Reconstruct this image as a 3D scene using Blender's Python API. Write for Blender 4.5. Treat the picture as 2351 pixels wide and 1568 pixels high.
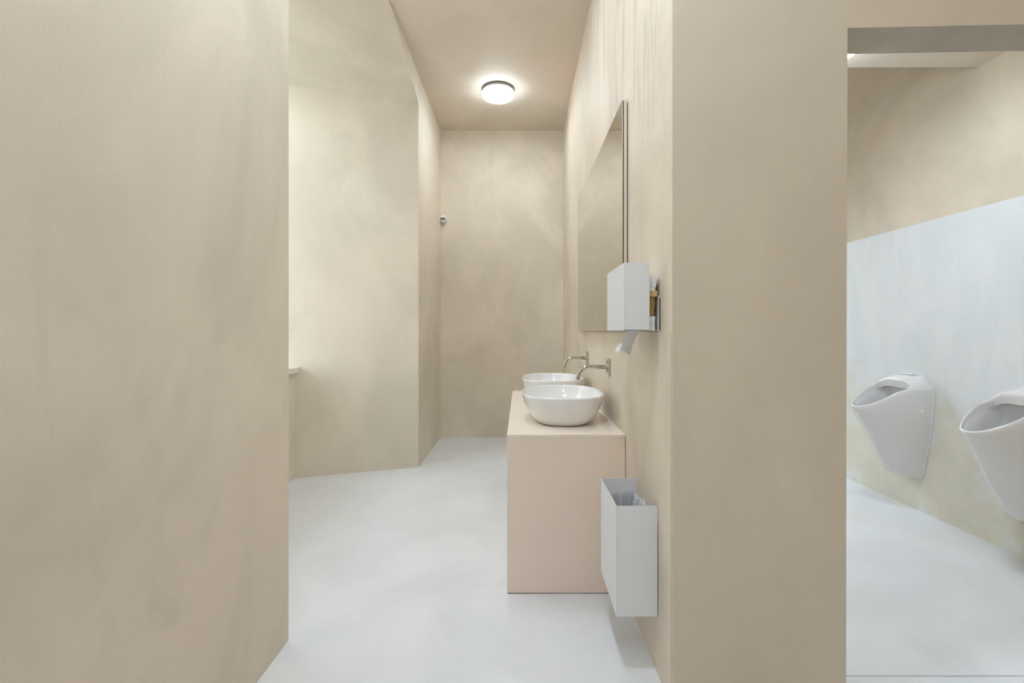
import bpy, bmesh, math, random
from mathutils import Vector, Matrix, noise

random.seed(4)
for o in list(bpy.data.objects):
    bpy.data.objects.remove(o)
SC = bpy.context.scene
COL = SC.collection
PI = math.pi

# ------------------------------------------------------------------ camera, world, exposure
EYE = 1.18
cam_d = bpy.data.cameras.new('camera')
cam = bpy.data.objects.new('camera', cam_d)
COL.objects.link(cam)
cam.location = (0, 0, EYE)
cam.rotation_euler = (PI / 2, 0, 0)
cam_d.sensor_width = 36
cam_d.lens = 17.0
cam_d.shift_x = -19.5 / 2351
cam_d.shift_y = -24 / 2351
cam_d.clip_start = 0.02
SC.camera = cam

world = bpy.data.worlds.new('overcast_sky')
SC.world = world
world.use_nodes = True
wb = world.node_tree.nodes['Background']
wb.inputs[0].default_value = (0.82, 0.90, 1.0, 1)
wb.inputs[1].default_value = 17.0

LAMPS = [44.0, 32.0, 100.0, 52.0, 24.0, 72.0]   # emission of the round ceiling lamps, far end first
vs = SC.view_settings
vs.view_transform = 'Standard'
vs.look = 'None'
vs.gamma = 1
vs.use_curve_mapping = False
vs.exposure = 0.0
SC.cycles.use_denoising = True
SC.cycles.use_light_tree = False
SC.cycles.max_bounces = 9
SC.cycles.diffuse_bounces = 6
SC.cycles.glossy_bounces = 4
SC.cycles.caustics_reflective = True
SC.cycles.blur_glossy = 0.6
SC.cycles.caustics_refractive = False
SC.cycles.use_adaptive_sampling = True
SC.cycles.adaptive_threshold = 0.15
SC.cycles.sample_clamp_indirect = 8

# ------------------------------------------------------------------ materials
def srgb(r, g, b):
    f = lambda c: (c / 255 / 12.92) if c <= 10 else ((c / 255 + 0.055) / 1.055) ** 2.4
    return (f(r), f(g), f(b), 1)


def simple(name, rgb, rough=0.5, metal=0.0, coat=0.0, grain=0.02, gscale=30, bump=0.0):
    m = bpy.data.materials.new(name)
    m.use_nodes = True
    nt = m.node_tree
    b = nt.nodes['Principled BSDF']
    b.inputs['Roughness'].default_value = rough
    b.inputs['Metallic'].default_value = metal
    b.inputs['Coat Weight'].default_value = coat
    b.inputs['Coat Roughness'].default_value = 0.05
    tc = nt.nodes.new('ShaderNodeTexCoord')
    n = nt.nodes.new('ShaderNodeTexNoise')
    n.inputs['Scale'].default_value = gscale
    n.inputs['Detail'].default_value = 4
    nt.links.new(tc.outputs['Object'], n.inputs['Vector'])
    mx = nt.nodes.new('ShaderNodeMix')
    mx.data_type = 'RGBA'
    c = srgb(*rgb)
    mx.inputs['A'].default_value = tuple(v * (1 - grain) for v in c[:3]) + (1,)
    mx.inputs['B'].default_value = tuple(min(1, v * (1 + grain)) for v in c[:3]) + (1,)
    nt.links.new(n.outputs['Fac'], mx.inputs['Factor'])
    nt.links.new(mx.outputs['Result'], b.inputs['Base Color'])
    if bump:
        bp = nt.nodes.new('ShaderNodeBump')
        bp.inputs['Strength'].default_value = bump
        bp.inputs['Distance'].default_value = 0.002
        nt.links.new(n.outputs['Fac'], bp.inputs['Height'])
        nt.links.new(bp.outputs['Normal'], b.inputs['Normal'])
    return m


class NB:
    """small node builder"""
    def __init__(self, name):
        self.m = bpy.data.materials.new(name)
        self.m.use_nodes = True
        self.nt = self.m.node_tree
        self.b = self.nt.nodes['Principled BSDF']
        self.tc = self.nt.nodes.new('ShaderNodeTexCoord').outputs['Object']

    def link(self, a, b):
        self.nt.links.new(a, b)

    def mapping(self, scale=(1, 1, 1), rot=(0, 0, 0), loc=(0, 0, 0)):
        n = self.nt.nodes.new('ShaderNodeMapping')
        n.inputs['Scale'].default_value = scale
        n.inputs['Rotation'].default_value = rot
        n.inputs['Location'].default_value = loc
        self.link(self.tc, n.inputs['Vector'])
        return n.outputs[0]

    def noise(self, scale, detail=5, rough=0.55, vec=None, dist=0.0):
        n = self.nt.nodes.new('ShaderNodeTexNoise')
        n.inputs['Scale'].default_value = scale
        n.inputs['Detail'].default_value = detail
        n.inputs['Roughness'].default_value = rough
        n.inputs['Distortion'].default_value = dist
        self.link(vec or self.tc, n.inputs['Vector'])
        return n.outputs['Fac']

    def ramp(self, fac, a, b, va=0.0, vb=1.0):
        n = self.nt.nodes.new('ShaderNodeMapRange')
        n.interpolation_type = 'SMOOTHSTEP'
        n.inputs['From Min'].default_value = a
        n.inputs['From Max'].default_value = b
        n.inputs['To Min'].default_value = va
        n.inputs['To Max'].default_value = vb
        self.link(fac, n.inputs['Value'])
        return n.outputs[0]

    def mix(self, fac, A, B, mode='MIX'):
        n = self.nt.nodes.new('ShaderNodeMix')
        n.data_type = 'RGBA'
        n.blend_type = mode
        for k, v in (('Factor', fac), ('A', A), ('B', B)):
            if isinstance(v, (int, float)):
                n.inputs[k].default_value = v
            elif isinstance(v, tuple):
                n.inputs[k].default_value = v
            else:
                self.link(v, n.inputs[k])
        return n.outputs['Result']

    def math(self, op, a, b):
        n = self.nt.nodes.new('ShaderNodeMath')
        n.operation = op
        for i, v in enumerate((a, b)):
            if isinstance(v, (int, float)):
                n.inputs[i].default_value = v
            else:
                self.link(v, n.inputs[i])
        return n.outputs[0]

    def bump(self, h, strength, dist=0.004):
        n = self.nt.nodes.new('ShaderNodeBump')
        n.inputs['Strength'].default_value = strength
        n.inputs['Distance'].default_value = dist
        self.link(h, n.inputs['Height'])
        self.link(n.outputs[0], self.b.inputs['Normal'])


def plaster(name, rgb, streak=0.0, mottle=1.0, rough=0.62, grain=1.0):
    """trowelled lime / microcement plaster"""
    k = NB(name)
    base = srgb(*rgb)
    dark = tuple(v * (1 - 0.17 * mottle) for v in base[:3]) + (1,)
    lite = tuple(min(1, v * (1 + 0.05 * mottle)) for v in base[:3]) + (1,)
    warm = (base[0] * 1.03, base[1] * 0.965, base[2] * 0.965, 1)
    n1 = k.noise(1.1, 4, 0.6, k.mapping((1, 1, 0.8)), 0.6)
    col = k.mix(k.ramp(n1, 0.32, 0.7), dark, lite)
    n2 = k.noise(0.8, 1, 0.5, k.mapping((1, 1, 1), loc=(7, 3, 1)), 0.3)
    col = k.mix(k.ramp(n2, 0.45, 0.75, 0, 0.7), col, warm)
    # trowel arcs: long thin diagonal wisps
    n3 = k.noise(2.6, 5, 0.68, k.mapping((1.0, 1.0, 0.34), rot=(0.5, 0.35, 0)), 1.2)
    col = k.mix(k.ramp(n3, 0.52, 0.72, 0, 0.6), col, dark)
    if streak:
        # grey wash streaks, running down from the top of the wall
        sep = k.nt.nodes.new('ShaderNodeSeparateXYZ')
        k.link(k.tc, sep.inputs[0])
        n4 = k.noise(7, 6, 0.72, k.mapping((0.5, 1.0, 0.16), rot=(0.2, 0, 0)), 1.2)
        top = k.ramp(sep.outputs['Z'], 1.7, 3.0, 0.1, 1.0)
        near = k.ramp(sep.outputs['Y'], 3.4, 2.1, 0.12, 1.0)
        near = k.math('MULTIPLY', near, k.ramp(k.noise(1.7, 2, 0.5, k.mapping((1, 1, .6), loc=(0, 4, 2))), 0.36, 0.58, 0.15, 1.0))
        f = k.math('MULTIPLY', k.ramp(n4, 0.44, 0.62, 0, streak), k.math('MULTIPLY', top, near))
        grey = tuple(v * q for v, q in zip(base[:3], (0.50, 0.51, 0.54))) + (1,)
        col = k.mix(f, col, grey)
    # pin holes and speckle
    n5 = k.noise(260, 1, 0.7)
    col = k.mix(k.ramp(n5, 0.56, 0.78, 0, 0.45 * grain), col, dark)
    k.link(col, k.b.inputs['Base Color'])
    k.b.inputs['Roughness'].default_value = rough
    k.b.inputs['Specular IOR Level'].default_value = 0.35
    k.bump(k.noise(75, 4, 0.8), 0.22 * grain, 0.004)
    return k.m


WALL_RGB = (226, 215, 197)
M_wall = plaster('beige_trowelled_plaster', WALL_RGB)
M_wall_r = plaster('beige_trowelled_plaster_streaked', WALL_RGB, streak=0.95)
M_front = plaster('beige_fine_plaster', (219, 207, 188), mottle=0.45, grain=1.4)
M_ceil = plaster('ceiling_plaster', (221, 209, 194), mottle=0.35, grain=0.3)
M_niche = plaster('niche_plaster', (226, 217, 200), mottle=0.8)


def floor_mat():
    k = NB('pale_grey_microcement_floor')
    a, b, w = srgb(215, 218, 222), srgb(227, 229, 233), srgb(221, 220, 218)
    n1 = k.noise(1.6, 6, 0.6, None, 0.8)
    col = k.mix(k.ramp(n1, 0.3, 0.7), a, b)
    n2 = k.noise(1.1, 4, 0.5, k.mapping((1, 1, 1), loc=(5, 2, 0)), 0.4)
    col = k.mix(k.ramp(n2, 0.5, 0.75, 0, 0.7), col, w)
    n3 = k.noise(5, 8, 0.72, k.mapping((1, 0.4, 1), rot=(0, 0, 0.7)), 1.4)
    col = k.mix(k.ramp(n3, 0.6, 0.78, 0, 0.3), col, srgb(212, 214, 214))
    k.link(col, k.b.inputs['Base Color'])
    k.link(k.ramp(n1, 0.3, 0.7, 0.34, 0.46), k.b.inputs['Roughness'])
    k.b.inputs['Specular IOR Level'].default_value = 0.4
    k.bump(k.noise(14, 4, 0.6), 0.06, 0.003)
    return k.m


def dado_mat():
    """waterproof coat: pale grey-white, turning to cloudy beige low down"""
    k = NB('pale_grey_dado_coating')
    sep = k.nt.nodes.new('ShaderNodeSeparateXYZ')
    k.link(k.tc, sep.inputs[0])
    z = sep.outputs['Z']
    y = sep.outputs['Y']
    n = k.noise(2.2, 7, 0.62, k.mapping((1, 1, 1.1)), 0.9)
    n_b = k.noise(7, 6, 0.6, k.mapping((1, 1, 1), loc=(2, 9, 4)), 0.5)
    t = k.math('ADD', k.math('MULTIPLY', k.math('SUBTRACT', n, 0.5), 0.8),
               k.math('MULTIPLY', k.math('SUBTRACT', n_b, 0.5), 0.35))
    edge = k.math('ADD', k.math('SUBTRACT', z, 0.80), t)
    f = k.ramp(edge, -0.24, 0.06, 0.0, 1.0)
    cloud = k.ramp(k.noise(4.2, 5, 0.6, k.mapping((1, 1, 1), loc=(3, 1, 8)), 0.8), 0.52, 0.70, 0.0, 0.6)
    f = k.math('MAXIMUM', f, cloud)
    beige = k.mix(k.ramp(n_b, 0.35, 0.7), srgb(217, 214, 199), srgb(225, 222, 208))
    beige = k.mix(k.ramp(n, 0.6, 0.72, 0, 0.5), beige, srgb(222, 210, 192))
    white = k.mix(k.ramp(k.noise(3, 6, 0.65, k.mapping((1, 1, .4)), 0.8), 0.35, 0.7), srgb(222, 228, 232), srgb(232, 236, 240))
    white = k.mix(k.ramp(k.noise(6, 7, 0.7, k.mapping((1, 1, .25), loc=(1, 1, 1)), 1.0), 0.6, 0.75, 0, 0.5), white, srgb(206, 210, 212))
    col = k.mix(f, beige, white)
    k.link(col, k.b.inputs['Base Color'])
    k.b.inputs['Roughness'].default_value = 0.42
    k.bump(k.noise(16, 5, 0.6), 0.1, 0.003)
    return k.m


M_floor = floor_mat()
M_dado = dado_mat()
M_soffit = plaster('lintel_underside_plaster', (190, 182, 165), mottle=1.4, grain=2.0)  # darker, coarser plaster for the underside of the lintel
M_ceramic = simple('white_glazed_ceramic', (236, 236, 237), 0.16, coat=0.6, grain=0.004)
M_ceramic_in = simple('urinal_ceramic', (229, 229, 231), 0.2, coat=0.5, grain=0.004)
M_chrome = simple('polished_chrome', (200, 197, 190), 0.07, 1.0, grain=0.01)
M_dark = simple('black_parts_and_gap_shade', (12, 11, 11), 0.8)  # black parts, and the shade painted into the wall gaps
M_counter = simple('blush_solid_surface', (238, 221, 206), 0.30, grain=0.02, gscale=3)
M_counter_top = simple('blush_solid_surface_top', (240, 228, 215), 0.26, grain=0.02, gscale=4)
M_sheet = simple('grey_white_powder_coat', (230, 233, 238), 0.42, grain=0.015, gscale=5)
M_tray = simple('white_sheet_metal', (226, 222, 218), 0.4)
M_paper = simple('white_tissue', (238, 238, 242), 0.9, grain=0.03, gscale=60, bump=0.4)
M_kraft = simple('brown_kraft_paper', (182, 150, 100), 0.85, grain=0.12, gscale=70, bump=0.4)
M_kraft_band = simple('pale_kraft_band', (206, 176, 122), 0.8, grain=0.06, gscale=50)
M_plastic = simple('off_white_plastic', (236, 231, 222), 0.45)
M_lens = simple('smoky_sensor_lens', (104, 104, 106), 0.25)
M_sill = simple('painted_sill', (232, 228, 216), 0.45)
M_frame = simple('white_window_frame', (235, 235, 232), 0.4)
M_edge = simple('cream_mirror_frame', (214, 201, 190), 0.5)
M_ground = simple('courtyard_concrete', (120, 118, 114), 0.9, grain=0.1, gscale=2)
M_base = simple('lamp_base_grey', (176, 172, 172), 0.5)


def mirror_mat():
    m = simple('silvered_mirror', (226, 224, 216), 0.015, 1.0, grain=0.002)
    return m


M_mirror = mirror_mat()


def tissue_mat(name, rgb, tr):
    k = NB(name)
    k.b.inputs['Roughness'].default_value = 0.6
    k.b.inputs['Base Color'].default_value = srgb(*rgb)
    n = k.noise(40, 4, 0.6)
    k.bump(n, 0.25, 0.002)
    t = k.nt.nodes.new('ShaderNodeBsdfTranslucent')
    t.inputs[0].default_value = srgb(*rgb)
    mx = k.nt.nodes.new('ShaderNodeMixShader')
    mx.inputs[0].default_value = tr
    out = k.nt.nodes['Material Output']
    k.link(k.b.outputs[0], mx.inputs[1])
    k.link(t.outputs[0], mx.inputs[2])
    k.link(mx.outputs[0], out.inputs[0])
    return k.m


M_tissue = tissue_mat('hanging_tissue', (246, 247, 248), 0.5)
M_bag = tissue_mat('translucent_bin_liner', (222, 222, 226), 0.4)


def glass_mat():
    k = NB('window_pane_glass')
    nt = k.nt
    tr = nt.nodes.new('ShaderNodeBsdfTransparent')
    tr.inputs[0].default_value = (0.93, 0.95, 0.95, 1)
    gl = nt.nodes.new('ShaderNodeBsdfGlossy')
    gl.inputs['Roughness'].default_value = 0.02
    mx = nt.nodes.new('ShaderNodeMixShader')
    mx.inputs[0].default_value = 0.05
    k.link(tr.outputs[0], mx.inputs[1])
    k.link(gl.outputs[0], mx.inputs[2])
    k.link(mx.outputs[0], nt.nodes['Material Output'].inputs[0])
    return k.m


M_glass = glass_mat()


def glow_mat(name, strength):
    k = NB(name)
    k.b.inputs['Base Color'].default_value = (0.9, 0.9, 0.9, 1)
    k.b.inputs['Emission Color'].default_value = (0.79, 0.90, 1.0, 1)
    k.b.inputs['Emission Strength'].default_value = strength
    return k.m


# ------------------------------------------------------------------ helpers
def mesh_obj(name, bm, mat, parent=None, smooth=False, loc=(0, 0, 0), auto=None):
    bmesh.ops.recalc_face_normals(bm, faces=bm.faces[:])
    me = bpy.data.meshes.new(name)
    bm.to_mesh(me)
    bm.free()
    me.materials.append(mat)
    if smooth:
        me.polygons.foreach_set('use_smooth', [True] * len(me.polygons))
        if auto:
            me.set_sharp_from_angle(angle=math.radians(auto))
    o = bpy.data.objects.new(name, me)
    COL.objects.link(o)
    o.location = loc
    if parent:
        o.parent = parent
    return o


def tag(o, label, cat=None, group=None, kind=None):
    o['label'] = label
    if cat:
        o['category'] = cat
    if group:
        o['group'] = group
    if kind:
        o['kind'] = kind
    return o


def thing(name, label, cat, loc=(0, 0, 0), group=None):
    o = bpy.data.objects.new(name, None)
    COL.objects.link(o)
    o.location = loc
    o.empty_display_size = 0.05
    return tag(o, label, cat, group)


def struct(o, label, cat='wall'):
    return tag(o, label, cat, kind='structure')


def box(bm, x0, x1, y0, y1, z0, z1):
    vs_ = [bm.verts.new((x, y, z)) for z in (z0, z1) for y in (y0, y1) for x in (x0, x1)]
    for f in ((0, 2, 3, 1), (4, 5, 7, 6), (0, 1, 5, 4), (2, 6, 7, 3), (0, 4, 6, 2), (1, 3, 7, 5)):
        bm.faces.new([vs_[i] for i in f])


def bev(bm, w, seg=2, ang=30):
    es = [e for e in bm.edges if len(e.link_faces) == 2 and e.calc_face_angle(0) > math.radians(ang)]
    bmesh.ops.bevel(bm, geom=es, offset=w, segments=seg, profile=0.5, affect='EDGES')


def boxes(*bs, bevel=0.0, seg=2):
    bm = bmesh.new()
    for b in bs:
        box(bm, *b)
    if bevel:
        bev(bm, bevel, seg)
    return bm


def prism(pts, z0, z1, bevel=0.0):
    bm = bmesh.new()
    lo = [bm.verts.new((x, y, z0)) for x, y in pts]
    hi = [bm.verts.new((x, y, z1)) for x, y in pts]
    n = len(pts)
    bm.faces.new(lo[::-1])
    bm.faces.new(hi)
    for i in range(n):
        j = (i + 1) % n
        bm.faces.new((lo[i], lo[j], hi[j], hi[i]))
    if bevel:
        es = [e for e in bm.edges if abs(e.verts[0].co.z - e.verts[1].co.z) > 1e-4]
        bmesh.ops.bevel(bm, geom=es, offset=bevel, segments=3, profile=0.5, affect='EDGES')
    return bm


def rings(rs, closed=True, cap0=True, cap1=True):
    """loft a list of vertex rings"""
    bm = bmesh.new()
    vr = [[bm.verts.new(p) for p in r] for r in rs]
    n = len(rs[0])
    for a, b in zip(vr, vr[1:]):
        for i in range(n if closed else n - 1):
            j = (i + 1) % n
            bm.faces.new((a[i], a[j], b[j], b[i]))
    if cap0:
        bm.faces.new(vr[0][::-1])
    if cap1:
        bm.faces.new(vr[-1])
    return bm


def lathe(prof, n=64, c=(0, 0, 0)):
    return rings([[(c[0] + r * math.cos(2 * PI * i / n), c[1] + r * math.sin(2 * PI * i / n), c[2] + z)
                   for i in range(n)] for r, z in prof])


def tube(path, rad, n=20, cap=True):
    """round tube along a list of points"""
    pts = [Vector(p) for p in path]
    rs = []
    for i, p in enumerate(pts):
        t = (pts[min(i + 1, len(pts) - 1)] - pts[max(i - 1, 0)]).normalized()
        u = t.cross(Vector((0, 1, 0.001))).normalized()
        v = t.cross(u).normalized()
        r = rad[i] if isinstance(rad, (list, tuple)) else rad
        rs.append([tuple(p + u * (r * math.cos(2 * PI * k / n)) + v * (r * math.sin(2 * PI * k / n))) for k in range(n)])
    return rings(rs, True, cap, cap)


# ------------------------------------------------------------------ room dimensions (metres)
XL, XR = -0.885, 0.474          # corridor side walls
YB = 5.37                       # corridor end wall
ZC = 3.405                      # ceiling
YF = 1.495                      # wall that faces the camera, right of the corridor
XU = 2.62                       # urinal wall
XD0, XD1 = 1.008, 1.93          # doorway
TILT = -0.034                   # the doorway wall runs very slightly out of square
ZD = 2.12
YN0, YN1 = 1.85, 4.20           # window niche at the room side
XA, XO = -1.81, -2.30           # niche apron face, outer face
YR0, YR1 = 2.175, 3.875         # niche at the apron
k_ = (YR0 - YN0) / (XL - XA)    # splay
yo0, yo1 = YN0 + k_ * (XL - XO), YN1 - k_ * (XL - XO)
ZS = 3.15                       # arch springing
YC = -1.9                       # wall behind the camera
XE = 2.62                       # right wall of the front room

# floor and ceiling
struct(mesh_obj('floor', boxes((XO, XU + .2, YC - .2, 1.652, -.12, 0)), M_floor),
       'pale grey seamless microcement floor of the corridor', 'floor')
bmf = boxes((XR + .05, XU + .2, 1.655, YB + .2, -.12, 0.0), (XO, XR + .05, 1.652, YB + .2, -.12, 0.0))
bm1 = boxes((XO, XR + .05, 1.652, YB + .2, -.12, 0.0))
bmf.free()
struct(mesh_obj('floor', bm1, M_floor), 'pale grey floor beside the vanity counter, running to the end wall', 'floor')
struct(mesh_obj('floor', boxes((XR + .05, XU + .2, 1.6555, YB + .2, -.12, 0)), M_floor),
       'pale grey floor of the urinal room behind a thin joint', 'floor')
struct(mesh_obj('ceiling', boxes((XO, XU + .2, YC - .2, YB + .2, ZC, ZC + .12)), M_ceil),
       'flat beige plaster ceiling carrying the round lamps', 'ceiling')

# left wall in two lengths with splayed reveals, joined by apron and arch
struct(mesh_obj('wall_left', prism([(XL, YC), (XL, YN0), (XO, yo0), (XO, YC)], 0, ZC, 0.006), M_wall),
       'big beige plaster wall filling the left side of the picture')
struct(mesh_obj('wall_left', prism([(XL, YN1), (XL, YB + .1), (XO, YB + .1), (XO, yo1)], 0, ZC, 0.004), M_niche),
       'splayed reveal and narrow wall left of the end wall')
struct(mesh_obj('wall_niche', prism([(XA, YR0), (XA, YR1), (XO, yo1), (XO, yo0)], 0, 0.845), M_niche),
       'low beige apron wall under the window sill')


def arch(s):
    return ZS + (ZC - 0.012 - ZS) * (1 - (2 * s - 1) ** 2)


N = 48
bm = bmesh.new()
rows = []
for X in (XL, XO):
    ya, yb = YN0 + k_ * (XL - X), YN1 - k_ * (XL - X)
    lo = [bm.verts.new((X, ya + (yb - ya) * i / N, arch(i / N))) for i in range(N + 1)]
    hi = [bm.verts.new((X, ya + (yb - ya) * i / N, ZC)) for i in range(N + 1)]
    rows.append((lo, hi))
(l0, h0), (l1, h1) = rows
for i in range(N):
    bm.faces.new((l0[i], l0[i + 1], h0[i + 1], h0[i]))
    bm.faces.new((l1[i], h1[i], h1[i + 1], l1[i + 1]))
    bm.faces.new((l0[i], l1[i], l1[i + 1], l0[i + 1]))
    bm.faces.new((h0[i], h0[i + 1], h1[i + 1], h1[i]))
for i in (0, N):
    bm.faces.new((l0[i], l1[i], h1[i], h0[i]))
struct(mesh_obj('wall_niche_arch', bm, M_niche, smooth=True, auto=25), 'shallow arched plaster soffit above the window niche')

# sill and window
bm = prism([(XA + 0.031, YR0 - k_ * .031 + .002), (XA + 0.031, YR1 + k_ * .031 - .002), (-2.1, YR1 - k_ * .29), (-2.1, YR0 + k_ * .29)], 0.847, 0.889)
bev(bm, 0.003)
struct(mesh_obj('trim_1', bm, M_sill), 'white window sill poking out behind the left wall', 'sill')

wy0, wy1 = YR0 + k_ * .30, YR1 - k_ * .30
win = thing('window_1', 'white barred window hidden in the niche behind the left wall', 'window', (-2.14, 0, 0))
win['kind'] = 'structure'
WZ0, WZ1 = 0.889, 3.30
fr = boxes((-.035, .035, wy0, wy0 + .06, WZ0, WZ1), (-.035, .035, wy1 - .06, wy1, WZ0, WZ1),
           (-.035, .035, wy0, wy1, WZ0, WZ0 + .06), (-.035, .035, wy0, wy1, WZ1 - .06, WZ1))
mesh_obj('window_frame', fr, M_frame, win)
mid = (wy0 + wy1) / 2
mesh_obj('mullion', boxes((-.035, .035, mid - .04, mid + .04, WZ0, WZ1)), M_frame, win)
NT = 5
step = (WZ1 - WZ0) / NT
for i in range(1, NT):
    mesh_obj('transom', boxes((-.05, .14, wy0, wy1, WZ0 + i * step - .025, WZ0 + i * step + .025)), M_frame, win)
for i in range(NT):
    for a, b in ((wy0 + .05, mid - .03), (mid + .03, wy1 - .05)):
        mesh_obj('pane', boxes((-.004, .004, a, b, WZ0 + i * step + .02, WZ0 + (i + 1) * step - .02)), M_glass, win)

# end wall, right wall, wall round the doorway
struct(mesh_obj('wall_back', boxes((XL, XR, YB, YB + .15, 0, ZC)), M_wall), 'beige plaster end wall of the corridor')
struct(mesh_obj('wall_right', boxes((XR, XR + .145, YF - TILT * (XD0 - XR) + .15, YB + .15, 0, ZC)), M_wall_r),
       'streaky beige plaster wall behind mirror and taps')
struct(mesh_obj('wall_splashback', boxes((XR - .0025, XR + .01, YF - TILT * (XD0 - XR) + .006, YB, 0, EYE - .002)), M_wall),
       'lower coat of the right wall ending in a thin line level with the mirror bottom')
yf = lambda x: YF + TILT * (x - XD0)
outl = [(XR, 0), (XD0, 0), (XD0, ZD), (XD1, ZD), (XD1, 0), (XE, 0), (XE, ZC), (XR, ZC)]
bm = bmesh.new()
fv = [bm.verts.new((x, yf(x), z)) for x, z in outl]
bv = [bm.verts.new((x, yf(x) + .15, z)) for x, z in outl]
bm.faces.new(fv)
bm.faces.new(bv[::-1])
for i in range(len(outl)):
    j = (i + 1) % len(outl)
    bm.faces.new((fv[i], bv[i], bv[j], fv[j]))
es = [e for e in bm.edges if e.verts[0] in fv and e.verts[1] in fv and {v.co.x for v in e.verts} in ({bm.verts and fv[0].co.x}, {fv[1].co.x})]
es += [e for e in bm.edges if e.verts[0] in fv and e.verts[1] in fv and abs(e.verts[0].co.z - ZD) < 1e-4 and abs(e.verts[1].co.z - ZD) < 1e-4]
bmesh.ops.bevel(bm, geom=es, offset=.003, segments=3, profile=0.5, affect='EDGES')
o = mesh_obj('wall_front', bm, M_front)
o.data.materials.append(M_wall_r)
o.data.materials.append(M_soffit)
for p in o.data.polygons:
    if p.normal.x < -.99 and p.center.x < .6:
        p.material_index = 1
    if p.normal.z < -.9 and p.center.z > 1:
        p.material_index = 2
struct(o, 'smooth beige wall facing the camera round the doorway')

# urinal room
struct(mesh_obj('wall_urinal', boxes((XU, XU + .15, YC, YB + .15, 0, ZC)), M_wall),
       'beige plaster wall above the pale dado in the urinal room')
struct(mesh_obj('wall_urinal_dado', boxes((XU - .003, XU + .01, 1.66, YB, 0, 1.886)), M_dado),
       'pale grey coated dado behind the urinals')
struct(mesh_obj('wall_urinal_end', boxes((XR + .145, 1.05, YB, YB + .15, 0, ZC), (2.25, XU, YB, YB + .15, 0, ZC),
                                         (1.05, 2.25, YB, YB + .15, 0, .95), (1.05, 2.25, YB, YB + .15, 2.6, ZC)), M_wall),
       'end wall of the urinal room round its window')
win2 = thing('window_2', 'white window at the far end of the urinal room, out of frame', 'window', (0, YB + .1, 0))
win2['kind'] = 'structure'
mesh_obj('window_frame', boxes((1.05, 1.11, -.03, .03, .95, 2.6), (2.19, 2.25, -.03, .03, .95, 2.6), (1.05, 2.25, -.03, .03, .95, 1.01),
                               (1.05, 2.25, -.03, .03, 2.54, 2.6), (1.62, 1.68, -.03, .03, .95, 2.6)), M_frame, win2)
for a, b in ((1.1, 1.63), (1.67, 2.2)):
    mesh_obj('pane', boxes((a, b, -.004, .004, 1.0, 2.55)), M_glass, win2)
ZB = 2.69
struct(mesh_obj('ceiling_bulkhead', boxes((XR + .145, XU, 1.64, 2.77, ZB, ZC)), M_ceil),
       'lowered ceiling just inside the urinal room', 'ceiling')

# front room closing walls (behind the camera)
struct(mesh_obj('wall_behind', boxes((XO, XE + .15, YC - .15, YC, 0, ZC)), M_wall), 'beige wall behind the camera')

# outside ground
struct(mesh_obj('ground', boxes((-30, XO - .02, -25, 30, -.6, -.5), (XO - .02, 30, YB + .3, 30, -.6, -.5)), M_ground),
       'concrete courtyard ground outside the windows', 'ground')

M_fac = simple('grey_brown_render', (150, 142, 134), .9, grain=.08, gscale=2)
struct(mesh_obj('wall_sky_block', boxes((-8, -6, -1.0, 11, -.5, 6)), M_fac), 'unseen tall facade added outside the niche window to block daylight')  # added to hold back daylight square on to the niche window
struct(mesh_obj('wall_sky_block', boxes((-6, 22, 9, 11, -.5, 3.2)), M_fac), 'unseen low block added behind the urinal room to limit its daylight')  # added to cut the sky light entering the urinal room window

# ------------------------------------------------------------------ ceiling lamps
M_side = glow_mat('lit_opal_side', 9.0)
M_shadow_ring = simple('lamp_shadow_ring', (96, 88, 80), 0.5)  # dark tone paints the ring of shadow round each lamp


def ceiling_lamp(loc, label, power):
    t = thing('ceiling_lamp', label, 'lamp', loc, 'round ceiling lamps')
    mesh_obj('base', lathe([(0.0005, 0), (.150, 0), (.151, -.002), (.151, -.010), (.0005, -.010)]), M_shadow_ring, t, True, auto=40)  # base disc, coloured dark so its rim reads as ceiling shadow
    mesh_obj('collar', lathe([(0.0005, -.0101), (.141, -.0101), (.141, -.0275), (.0005, -.0275)]), M_base, t, True, auto=40)
    # the opal cover: bright underside, its upright side lit less
    pr = [(.0005, -.028), (.143, -.028), (.146, -.031), (.146, -.056), (.138, -.071), (.120, -.078), (.0005, -.080)]
    o = mesh_obj('diffuser', lathe(pr, 32), glow_mat('lit_opal_underside', power * 1.25), t, True, auto=60)
    o.data.materials.append(M_side)
    for p in o.data.polygons:
        if p.normal.z > -.45:
            p.material_index = 1
    return t


ceiling_lamp((-.206, 4.45, ZC), 'lit round white ceiling lamp at the far end of the corridor', LAMPS[0])
ceiling_lamp((-.206, 2.74, ZC), 'round ceiling lamp just above the top of the picture', LAMPS[1])
ceiling_lamp((-.206, 1.05, ZC), 'round ceiling lamp overhead near the wall waste bin, out of frame', LAMPS[2])
ceiling_lamp((-.206, -.64, ZC), 'round fill lamp added behind the camera in line with the corridor', LAMPS[3])  # added to lift the left wall and the doorway wall
ceiling_lamp((1.55, -.30, ZC), 'round fill lamp added in front of the doorway, out of frame', LAMPS[4])  # added fill for the doorway wall and the front room
ceiling_lamp((1.60, 2.51, ZB), 'round ceiling lamp glimpsed behind the doorway lintel', LAMPS[5])

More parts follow.
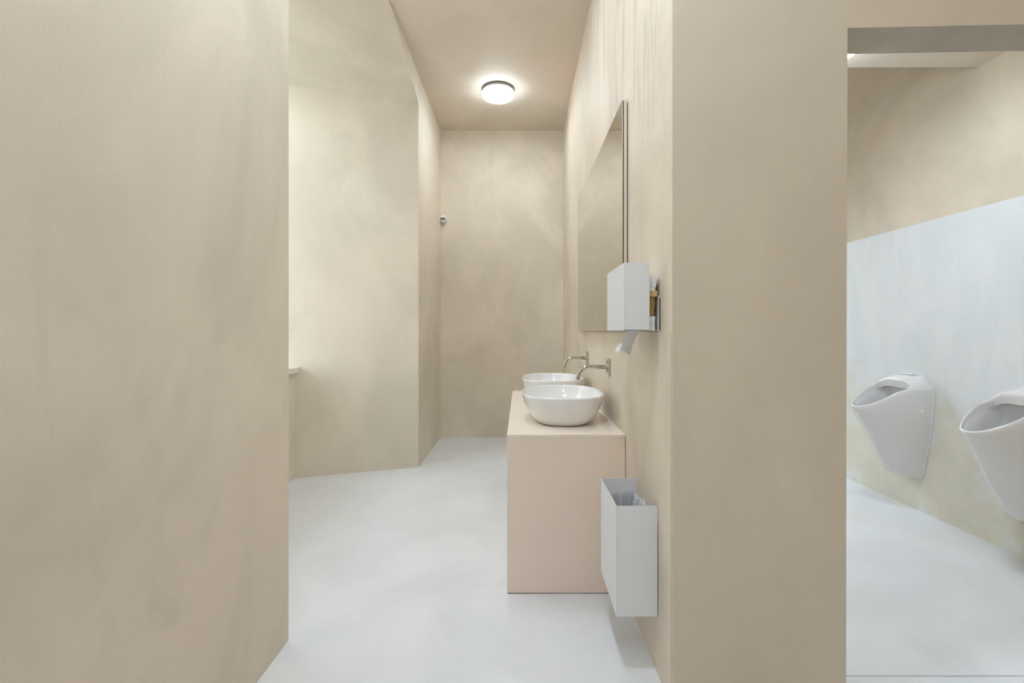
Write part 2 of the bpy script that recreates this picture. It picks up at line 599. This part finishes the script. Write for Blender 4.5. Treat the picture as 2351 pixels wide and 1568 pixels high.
# ------------------------------------------------------------------ vanity counter
CX0, CX1, CY0, CY1, CZ = -.0607, XR - .003, 2.172, 3.773, .714
van = thing('vanity_counter', 'long blush pink solid vanity counter under the mirror', 'counter', ((CX0 + CX1) / 2, (CY0 + CY1) / 2, 0))
vx, vy = van.location.x, van.location.y
hx, hy = (CX1 - CX0) / 2, (CY1 - CY0) / 2
bm = boxes((-hx, hx, -hy, hy, CZ - .012, CZ), bevel=.0016)
mesh_obj('worktop', bm, M_counter_top, van)
bm = boxes((-hx + .0008, hx - .0012, -hy + .0008, -hy + .02, .004, CZ - .0124), bevel=.001)
mesh_obj('end_panel', bm, M_counter, van)
bm = boxes((-hx + .0008, hx - .004, hy - .02, hy - .0008, .004, CZ - .0124), bevel=.001)
mesh_obj('end_panel', bm, M_counter, van)
bm = boxes((-hx + .0008, -hx + .02, -hy + .0204, hy - .0204, .004, CZ - .0124), bevel=.001)
mesh_obj('front_panel', bm, M_counter, van)
mesh_obj('floor_seal', boxes((-hx + .002, hx - .002, -hy + .002, hy - .002, 0, .004)), simple('grey_sealant', (120, 108, 96), .7), van)
mesh_obj('plug_hole', lathe([(.0005, .0006), (.004, .0006), (.004, 0), (.0005, 0)], 16, (.36 - vx, 2.345 - vy, CZ)), M_dark, van)


# ------------------------------------------------------------------ basins
def sup(a, b, e, n=96):
    r = []
    for i in range(n):
        t = 2 * PI * i / n
        c, s = math.cos(t), math.sin(t)
        r.append((a * math.copysign(abs(c) ** (2 / e), c), b * math.copysign(abs(s) ** (2 / e), s)))
    return r


def basin(loc, label):
    t = thing('vessel_basin', label, 'basin', loc, 'vessel basins on the counter')
    A, B = .212, .298
    prof = [(.086, 0), (.077, .002), (.067, .008), (.053, .020), (.039, .037), (.027, .057), (.0165, .079), (.0085, .101),
            (.0035, .121), (.0008, .136), (0, .1435), (.0022, .1465), (.006, .147), (.0095, .1458), (.0115, .142), (.014, .132),
            (.021, .110), (.033, .085), (.052, .060), (.080, .038), (.115, .024), (.150, .018), (.188, .0155)]
    rs = []
    for ins, z in prof:
        e = 2.55 if ins < .14 else 2.0
        a, b = max(A - ins, .02), max(B - ins, .02)
        if ins >= .15:
            a = b = .05 if ins < .17 else .022
            a, b = (.058, .14) if ins < .17 else (.022, .022)
        rs.append([(x, y, z) for x, y in sup(a, b, e)])
    bm = rings(rs)
    mesh_obj('bowl', bm, M_ceramic, t, True)
    d = lathe([(.0005, .0155), (.021, .0155), (.023, .0175), (.02, .0195), (.0005, .0205)], 32)
    mesh_obj('drain', d, M_chrome, t, True, auto=40)
    return t


BY = (2.575, 3.375)
basin((.219, BY[0], CZ + .0005), 'white oval vessel basin nearest the camera on the counter')
basin((.219, BY[1], CZ + .0005), 'white oval vessel basin farther back, half hidden by the other')


# ------------------------------------------------------------------ taps
def tap(loc, label):
    t = thing('wall_tap', label, 'tap', loc, 'wall taps over the basins')
    mesh_obj('wall_plate', boxes((-.011, -.0005, -.038, .038, -.046, .046), bevel=.0015), M_chrome, t)
    mesh_obj('collar', tube([(-.011, 0, 0), (-.015, 0, 0), (-.0155, 0, 0)], [.0165, .0165, .0155], 32), M_chrome, t, True, auto=40)
    R = .052
    pts = [(-.0115, 0, 0), (-.05, 0, 0), (-.09, 0, 0), (-.112, 0, 0)]
    for i in range(1, 17):
        a = i / 16 * PI / 2 * .96
        pts.append((-.112 - R * math.sin(a), 0, -R * (1 - math.cos(a))))
    x, _, z = pts[-1]
    pts.append((x - .0005, 0, z - .012))
    mesh_obj('spout', tube(pts, .0108, 28), M_chrome, t, True, auto=50)
    mesh_obj('aerator', tube([(x - .0005, 0, z - .0125), (x - .0006, 0, z - .0185)], .0102, 24), M_chrome, t, True, auto=40)
    return t


tap((XR - .003, 2.565, .989), 'chrome wall tap with bent spout nearest the camera')
tap((XR - .003, 3.375, .991), 'chrome wall tap farther back over the second basin')

# ------------------------------------------------------------------ mirror
MX, MY0, MY1, MZ0, MZ1 = .449, 2.135, 3.776, 1.1805, 2.20
mir = thing('wall_mirror', 'large frameless wall mirror over the basins', 'mirror', (XR, (MY0 + MY1) / 2, MZ0))
q = (MY1 - MY0) / 2
hz_ = MZ1 - MZ0
mesh_obj('glass', boxes((MX - XR - .0008, MX - XR + .0035, -q, q, 0, hz_)), M_mirror, mir)
mesh_obj('backing', boxes((MX - XR + .0036, MX - XR + .0075, -q + .0006, q - .0006, .002, hz_ - .002)), M_dark, mir)
mesh_obj('side_frame', boxes((MX - XR + .0076, -.0035, -q + .0004, q - .0004, .003, hz_ + .002), bevel=.001), M_edge, mir)
mesh_obj('wall_gap_shade', boxes((-.0034, -.0001, -q + .001, q - .001, .006, hz_ - .012)), M_dark, mir)  # black strip standing in for the shade behind the mirror

# ------------------------------------------------------------------ paper towel dispenser
DX0, DX1, DY0, DY1, DZ0, DZ1 = .350, .436, 1.634, 1.952, 1.1805, 1.411
disp = thing('towel_dispenser', 'grey white sheet metal paper towel dispenser on the right wall', 'dispenser', (XR, (DY0 + DY1) / 2, DZ0))
ox, oy, oz = XR, (DY0 + DY1) / 2, DZ0


def loc_boxes(bs, bevel=0.0, o=(0, 0, 0)):
    return boxes(*[(a - o[0], b - o[0], c - o[1], d - o[1], e - o[2], f - o[2]) for a, b, c, d, e, f in bs], bevel=bevel)


O = (ox, oy, oz)
w = .0015
mesh_obj('front_cover', loc_boxes([(DX0, DX0 + w, DY0, DY1, DZ0 + .002, DZ1)], 0, O), M_sheet, disp)
mesh_obj('side_cover', loc_boxes([(DX0 + w + .0004, DX1, DY0, DY0 + w, DZ0 + .004, DZ1)], 0, O), M_sheet, disp)
mesh_obj('side_cover', loc_boxes([(DX0 + w + .0004, DX1, DY1 - w, DY1, DZ0 + .004, DZ1)], 0, O), M_sheet, disp)
mesh_obj('tray', loc_boxes([(DX0 + .002, DX0 + .03, DY0 + .002, DY1 - .002, DZ0, DZ0 + .0016), (DX0 + .03, XR - .006, DY0 + .002, DY0 + .03, DZ0, DZ0 + .0016),
                            (DX0 + .03, XR - .006, DY1 - .03, DY1 - .002, DZ0, DZ0 + .0016), (XR - .03, XR - .006, DY0 + .03, DY1 - .03, DZ0, DZ0 + .0016)], 0, O), M_tray, disp)
mesh_obj('back_plate', loc_boxes([(XR - .006, XR - .0044, DY0 + .002, DY1 - .002, DZ0, DZ0 + .120)], 0, O), M_tray, disp)
mesh_obj('back_spacer', loc_boxes([(XR - .0043, XR - .0002, DY0 + .006, DY1 - .006, DZ0 + .004, DZ0 + .11)], 0, O), M_dark, disp)
mesh_obj('hanger', loc_boxes([(DX1 - .012, XR - .006, oy - .05, oy + .05, DZ1 - .03, DZ1 - .028), (DX1 - .012, DX1 - .010, oy - .05, oy + .05, DZ1 - .042, DZ1 - .03)], 0, O), M_tray, disp)


def sheets(x0, x1, y0, y1, z0, z1, n, jit, seed, lean=0.0):
    """a stack of folded sheets with uneven edges"""
    r = random.Random(seed)
    bm = bmesh.new()
    dz = (z1 - z0) / n
    for i in range(n):
        a, b = r.uniform(-jit, jit), r.uniform(-jit, jit)
        s = lean * i / n
        box(bm, x0 + abs(a) * .5, x1 - abs(b) + s, y0 + abs(r.uniform(-jit, jit)), y1 - abs(r.uniform(-jit, jit)),
            z0 + i * dz + dz * .04, z0 + (i + 1) * dz - dz * .04)
    return bm


tx0, ty0, ty1 = DX0 + .004, DY0 + .012, DY1 - .012
o = mesh_obj('paper_towel_stack', sheets(tx0, .4585, ty0, ty1, DZ0 + .0018, DZ0 + .050, 9, .0012, 1), M_paper)
tag(o, 'white paper towel stack at the bottom of the dispenser', 'paper towels', 'towel stacks in the dispenser')
o = mesh_obj('paper_towel_stack', sheets(tx0, .457, ty0 + .004, ty1, DZ0 + .0503, DZ0 + .117, 24, .003, 2, .004), M_kraft)
tag(o, 'brown paper towel stack with ragged edges between the white ones', 'paper towels', 'towel stacks in the dispenser')
bm = boxes((tx0, .466, ty0, ty1, DZ0 + .1173, DZ0 + .1365), bevel=.007, seg=4)
o = mesh_obj('paper_band', bm, M_kraft_band, smooth=True, auto=50)
tag(o, 'pale brown rolled paper band under the top towel stack', 'paper band')
o = mesh_obj('paper_towel_stack', sheets(tx0, .459, ty0, ty1, DZ0 + .1368, DZ0 + .184, 12, .0015, 3, .009), M_paper)
tag(o, 'white paper towel stack on top in the dispenser', 'paper towels', 'towel stacks in the dispenser')

# the towel hanging out of the slot
nu, nv = 26, 22
bm = bmesh.new()
g = []
for i in range(nu + 1):
    u = i / nu
    row = []
    for j in range(nv + 1):
        v = j / nv
        e1 = .006 * math.sin(8 * v + 1) * u
        x = (.386 + .058 * v) * (1 - u) + (.338 + .050 * v) * u + .004 * math.sin(5 * u + 3 * v)
        y = 1.735 + .05 * v + .012 * math.sin(v * 9 + u * 2.5) * (.3 + u) - .02 * u
        z = DZ0 + .0025 - (.070 + .014 * v + e1) * u ** .95
        if u > .86:
            c = (u - .86) / .14
            y -= .012 * c * c * (1 if v > .45 else .3)
            x += .004 * c
        row.append(bm.verts.new((x, y, z)))
    g.append(row)
for i in range(nu):
    for j in range(nv):
        bm.faces.new((g[i][j], g[i][j + 1], g[i + 1][j + 1], g[i + 1][j]))
o = mesh_obj('paper_towel', bm, M_tissue, smooth=True)
sol = o.modifiers.new('thick', 'SOLIDIFY')
sol.thickness = 0.0007
tag(o, 'thin white paper towel hanging out of the dispenser slot', 'paper towel')

# ------------------------------------------------------------------ waste bin
BX0, BX1, BY0, BY1, BZ0, BZ1 = .328, XR - .0032, 1.655, 1.968, .203, .581
bin_ = thing('waste_bin', 'grey white wall hung waste bin below the towel dispenser', 'bin', (XR, (BY0 + BY1) / 2, BZ0))
O = (XR, (BY0 + BY1) / 2, BZ0)
w = .0016
mesh_obj('front_panel', loc_boxes([(BX0, BX0 + w, BY0, BY1, BZ0, BZ1)], .0003, O), M_sheet, bin_)
mesh_obj('side_panel', loc_boxes([(BX0 + w + .0004, BX1 - .002, BY0, BY0 + w, BZ0, BZ1)], .0003, O), M_sheet, bin_)
mesh_obj('side_panel', loc_boxes([(BX0 + w + .0004, BX1 - .002, BY1 - w, BY1, BZ0, BZ1)], .0003, O), M_sheet, bin_)
mesh_obj('bottom_panel', loc_boxes([(BX0 + w + .0004, BX1 - .002, BY0 + w + .0003, BY1 - w - .0003, BZ0 + .001, BZ0 + .003)], 0, O), M_sheet, bin_)
mesh_obj('back_plate', loc_boxes([(BX1 - .0042, BX1 - .0022, BY0 + w + .0003, BY1 - w - .0003, BZ0 + .0032, BZ1 - .055)], 0, O), M_sheet, bin_)
mesh_obj('wall_gap_shade', loc_boxes([(BX1 - .002, BX1 + .0003, BY0 + .004, BY1 - .004, BZ0 + .004, BZ1 - .09)], 0, O), M_dark, bin_)  # black filler takes the place of shade between bin and wall
mesh_obj('wall_bracket', loc_boxes([(BX1 - .002, BX1 + .0002, BY0 + .17, BY0 + .205, BZ1 - .085, BZ1 - .046)], .0005, O), M_tray, bin_)

# liner: a gathered translucent bag on the bin's rim hoop
x0, x1, y0, y1 = BX0 + .006, BX1 - .008, BY0 + .006, BY1 - .006
NP = 220


def liner_pt(i, ins, z, amp, ph):
    a = x1 - x0 - 2 * ins
    b = y1 - y0 - 2 * ins
    s = (i / NP) * 2 * (a + b)
    if s < b:
        x, y, nx, ny = x1 - ins, y0 + ins + s, -1, 0
    elif s < b + a:
        x, y, nx, ny = x1 - ins - (s - b), y1 - ins, 0, -1
    elif s < 2 * b + a:
        x, y, nx, ny = x0 + ins, y1 - ins - (s - a - b), 1, 0
    else:
        x, y, nx, ny = x0 + ins + (s - a - 2 * b), y0 + ins, 0, 1
    f = max(0, math.sin(i * .29 + ph + 1.5 * math.sin(i * .13))) * .7 + max(0, math.sin(i * .61 + 2)) * .3
    return (x + nx * amp * f, y + ny * amp * f, z + .004 * math.sin(i * .17) + .003 * math.sin(i * .41))


rs = []
ZL = BZ1 - .047
for ins, z, amp in ((.0015, ZL - .022, .001), (.0008, ZL - .006, .002), (.0022, ZL, .002), (.005, ZL - .004, .003), (.006, ZL - .03, .016),
                    (.008, ZL - .08, .026), (.010, ZL - .14, .030), (.016, ZL - .20, .018), (.022, ZL - .26, .012), (.035, ZL - .30, .006), (.055, ZL - .31, .0)):
    rs.append([liner_pt(i, ins, z, amp, .6) for i in range(NP)])
o = mesh_obj('bin_liner', rings(rs, True, False, True), M_bag, smooth=True)
tag(o, 'crumpled translucent bag lining the wall hung waste bin', 'bin liner')

# ------------------------------------------------------------------ motion sensor
sen = thing('motion_sensor', 'small white round motion sensor in the corner of the end wall', 'sensor', (-.851, YB, 2.415))
n = 40
bm = bmesh.new()


def disc_y(prof, n=40, sx=1.0, sz=1.0):
    return rings([[(r * sx * math.cos(2 * PI * i / n), -y, r * sz * math.sin(2 * PI * i / n)) for i in range(n)] for r, y in prof])


mesh_obj('mount', disc_y([(.0005, 0), (.034, 0), (.036, .004), (.036, .018), (.033, .022), (.0005, .022)]), M_plastic, sen, True, auto=40)
bm.free()
mesh_obj('head', disc_y([(.0005, .0222), (.037, .0222), (.039, .028), (.039, .045), (.034, .058), (.022, .066), (.0005, .069)], sz=1.12), M_plastic, sen, True, auto=60)
bm = rings([[((.027) * math.cos(a), -(.0585 + .0085 * math.sin(a)), z) for a in [PI * i / 12 for i in range(13)]] for z in (-.012, -.006, 0, .006, .010)], False, False, False)
mesh_obj('lens', boxes((-.026, .026, -.0705, -.050, -.014, .008), bevel=.003), M_lens, sen)
bm.free()
mesh_obj('led', boxes((-.003, .003, -.0665, -.058, -.033, -.029)), M_dark, sen)


# ------------------------------------------------------------------ urinals
def ray_d(cx, phi, W, P, pb=0.0):
    """distance from (p=cx, y=0) to the half ellipse y2/W2 + p2/P2 = 1, p >= pb, along phi"""
    dp, dy = math.cos(phi), math.sin(phi)
    a = dp * dp / P ** 2 + dy * dy / W ** 2
    b = 2 * cx * dp / P ** 2
    c = cx * cx / P ** 2 - 1
    d = (-b + math.sqrt(b * b - 4 * a * c)) / (2 * a)
    if dp < -1e-6:
        d2 = (cx - pb) / -dp
        if pb > 0:      # rounded corner for the opening
            d = (d ** -5 + d2 ** -5) ** (-1 / 5)
        else:
            d = min(d, d2)
    return d


UW, UP, UZ0, UZL = .170, .396, .222, .678


def u_p(z):
    t = min(1, max(0, (z - UZ0) / (UZL - UZ0)))
    return .150 + (UP - .150) * t ** 0.93


def u_w(z):
    t = min(1, max(0, (z - UZ0) / (.74 - UZ0)))
    return .086 + (UW - .086) * (1 - (1 - t) ** 1.5)


def u_top(p, y):
    if p > .10:
        s = (UP - p) / (UP - .10)
        z = UZL + .190 * max(0, s) ** 1.18
    else:
        z = UZL + .190 + .024 * (.10 - p) / .10
    return z - .075 * min(1, abs(y) / UW) ** 5 * (1 if p < .1 else max(0, 1 - (p - .1) / .12))


def make_urinal(loc, label):
    t = thing('urinal', label, 'urinal', loc, 'urinals on the dado wall')
    NU = 144
    phis = [2 * PI * i / NU for i in range(NU)]
    # add the two sharp back corners by snapping the nearest rays
    def outline(z_fn_p, W, P):
        cx = P * .42
        out = []
        corner = math.atan2(W, -cx)
        for ph in phis:
            q = ph
            for c in (corner, 2 * PI - corner):
                if abs(q - c) <= PI / NU:
                    q = c
            d = ray_d(cx, q, W, P)
            out.append((cx + d * math.cos(q), d * math.sin(q)))
        return out
    top = outline(None, UW, UP)
    ztop = [u_top(p, y) for p, y in top]
    rs = []
    K = 20
    for k in range(K + 1):
        v = k / K
        row = []
        for i, ph in enumerate(phis):
            zb = UZ0 + .03 * max(0, top[i][0] / UP) ** 1.5
            z = zb + (ztop[i] - .005 - zb) * v
            W, P = u_w(z), u_p(z)
            cx = P * .42
            q = ph
            corner = math.atan2(W, -cx)
            ctop = math.atan2(UW, -UP * .42)
            for c, c2 in ((corner, ctop), (2 * PI - corner, 2 * PI - ctop)):
                if abs(ph - c2) <= PI / NU:
                    q = c
            d = ray_d(cx, q, W, P)
            row.append((-(cx + d * math.cos(q)), d * math.sin(q), z))
        rs.append(row)
    # rim and sloped top
    open_ = []
    ci = .235
    for i, (p, y) in enumerate(top):
        ph = math.atan2(y, p - ci)
        d = ray_d(ci, ph, UW - .013, UP - .013, .112)
        open_.append((ci + d * math.cos(ph), d * math.sin(ph)))
    for f, dz in ((.12, -.0008), (.4, .0008), (.75, .0008), (.95, -.001)):
        row = []
        for (p, y), (a, b) in zip(top, open_):
            if f < .2:
                L = math.hypot(a - p, b - y)
                g = min(f, .003 / max(L, 1e-4))
                g = .003 / max(L, .003)
            elif f > .9:
                L = math.hypot(a - p, b - y)
                g = 1 - .003 / max(L, .003)
            else:
                g = f
            pp, yy = p + (a - p) * g, y + (b - y) * g
            row.append((-pp, yy, u_top(pp, yy) + dz))
        rs.append(row)
    rs.append([(-a, b, u_top(a, b) - .0045) for a, b in open_])

    def inner(W, P, pb, c, zf):
        row = []
        for (a, b) in open_:
            ph = math.atan2(b, a - ci)
            d = ray_d(c, ph, W, P, pb)
            pp, yy = c + d * math.cos(ph), d * math.sin(ph)
            row.append((-pp, yy, zf(pp, yy, a, b)))
        return row
    low = lambda dz: (lambda pp, yy, a, b: u_top(a, b) - dz)
    rs.append(inner(UW - .015, UP - .015, .110, ci, low(.020)))
    rs.append(inner(UW - .018, UP - .019, .106, ci, lambda pp, yy, a, b: u_top(a, b) - .024 - .028 * max(0, min(1, (.30 - a) / .18))))
    rs.append(inner(UW - .022, UP - .024, .060, ci, lambda pp, yy, a, b: u_top(a, b) - .028 - .034 * max(0, min(1, (.30 - a) / .18))))
    rs.append(inner(UW - .030, UP - .055, .050, .22, lambda pp, yy, a, b: .66 - .05 * max(0, pp - .1) + .10 * max(0, min(1, (.30 - a) / .2))))
    rs.append(inner(UW - .036, UP - .070, .050, .21, lambda pp, yy, a, b: .60 + .05 * max(0, min(1, (.30 - a) / .2))))
    rs.append(inner(.115, .27, .05, .17, lambda pp, yy, a, b: .48))
    rs.append(inner(.08, .20, .06, .13, lambda pp, yy, a, b: .39))
    rs.append(inner(.03, .15, .08, .115, lambda pp, yy, a, b: .365))
    bm = rings(rs)
    mesh_obj('bowl', bm, M_ceramic_in, t, True, auto=62)
    # raised spreader ridge inside
    pts = []
    for i in range(25):
        a = -1.25 + 2.5 * i / 24
        W, P = UW - .034, UP - .066
        pts.append((-(.05 + (P - .055) * math.cos(a)), W * math.sin(a) * .96, .612 + .05 * (1 - math.cos(a))))
    mesh_obj('inner_ridge', tube(pts, .005, 8), M_ceramic, t, True)
    # bead along the wall
    pts = []
    for i in range(61):
        s = i / 60
        if s < .4:
            z = UZ0 + (.80 - UZ0) * (s / .4)
            pts.append((-.004, -u_w(z) - .001, z))
        elif s <= .6:
            y = -UW + 2 * UW * (s - .4) / .2
            pts.append((-.004, y, u_top(0, y) + .001))
        else:
            z = .80 - (.80 - UZ0) * ((s - .6) / .4)
            pts.append((-.004, u_w(z) + .001, z))
    tb = []
    for p in pts:
        if not tb or (Vector(p) - Vector(tb[-1])).length > .004:
            tb.append(p)
    mesh_obj('wall_seal', tube(tb, .0038, 8), M_ceramic, t, True)
    z = .668
    y = -u_w(z) * math.sqrt(1 - (.066 / u_p(z)) ** 2)
    cp = rings([[(-.066 + r * math.cos(2 * PI * i / 24), y - h, z + r * math.sin(2 * PI * i / 24)) for i in range(24)]
                for r, h in ((.0005, -.008), (.015, -.008), (.015, .0022), (.0125, .004), (.0005, .0045))])
    mesh_obj('screw_cap', cp, M_ceramic, t, True, auto=40)
    return t


make_urinal((XU - .003, 3.228, 0), 'white wall urinal farther from the camera, wholly in view')
make_urinal((XU - .003, 2.418, 0), 'white wall urinal cut off by the right edge')
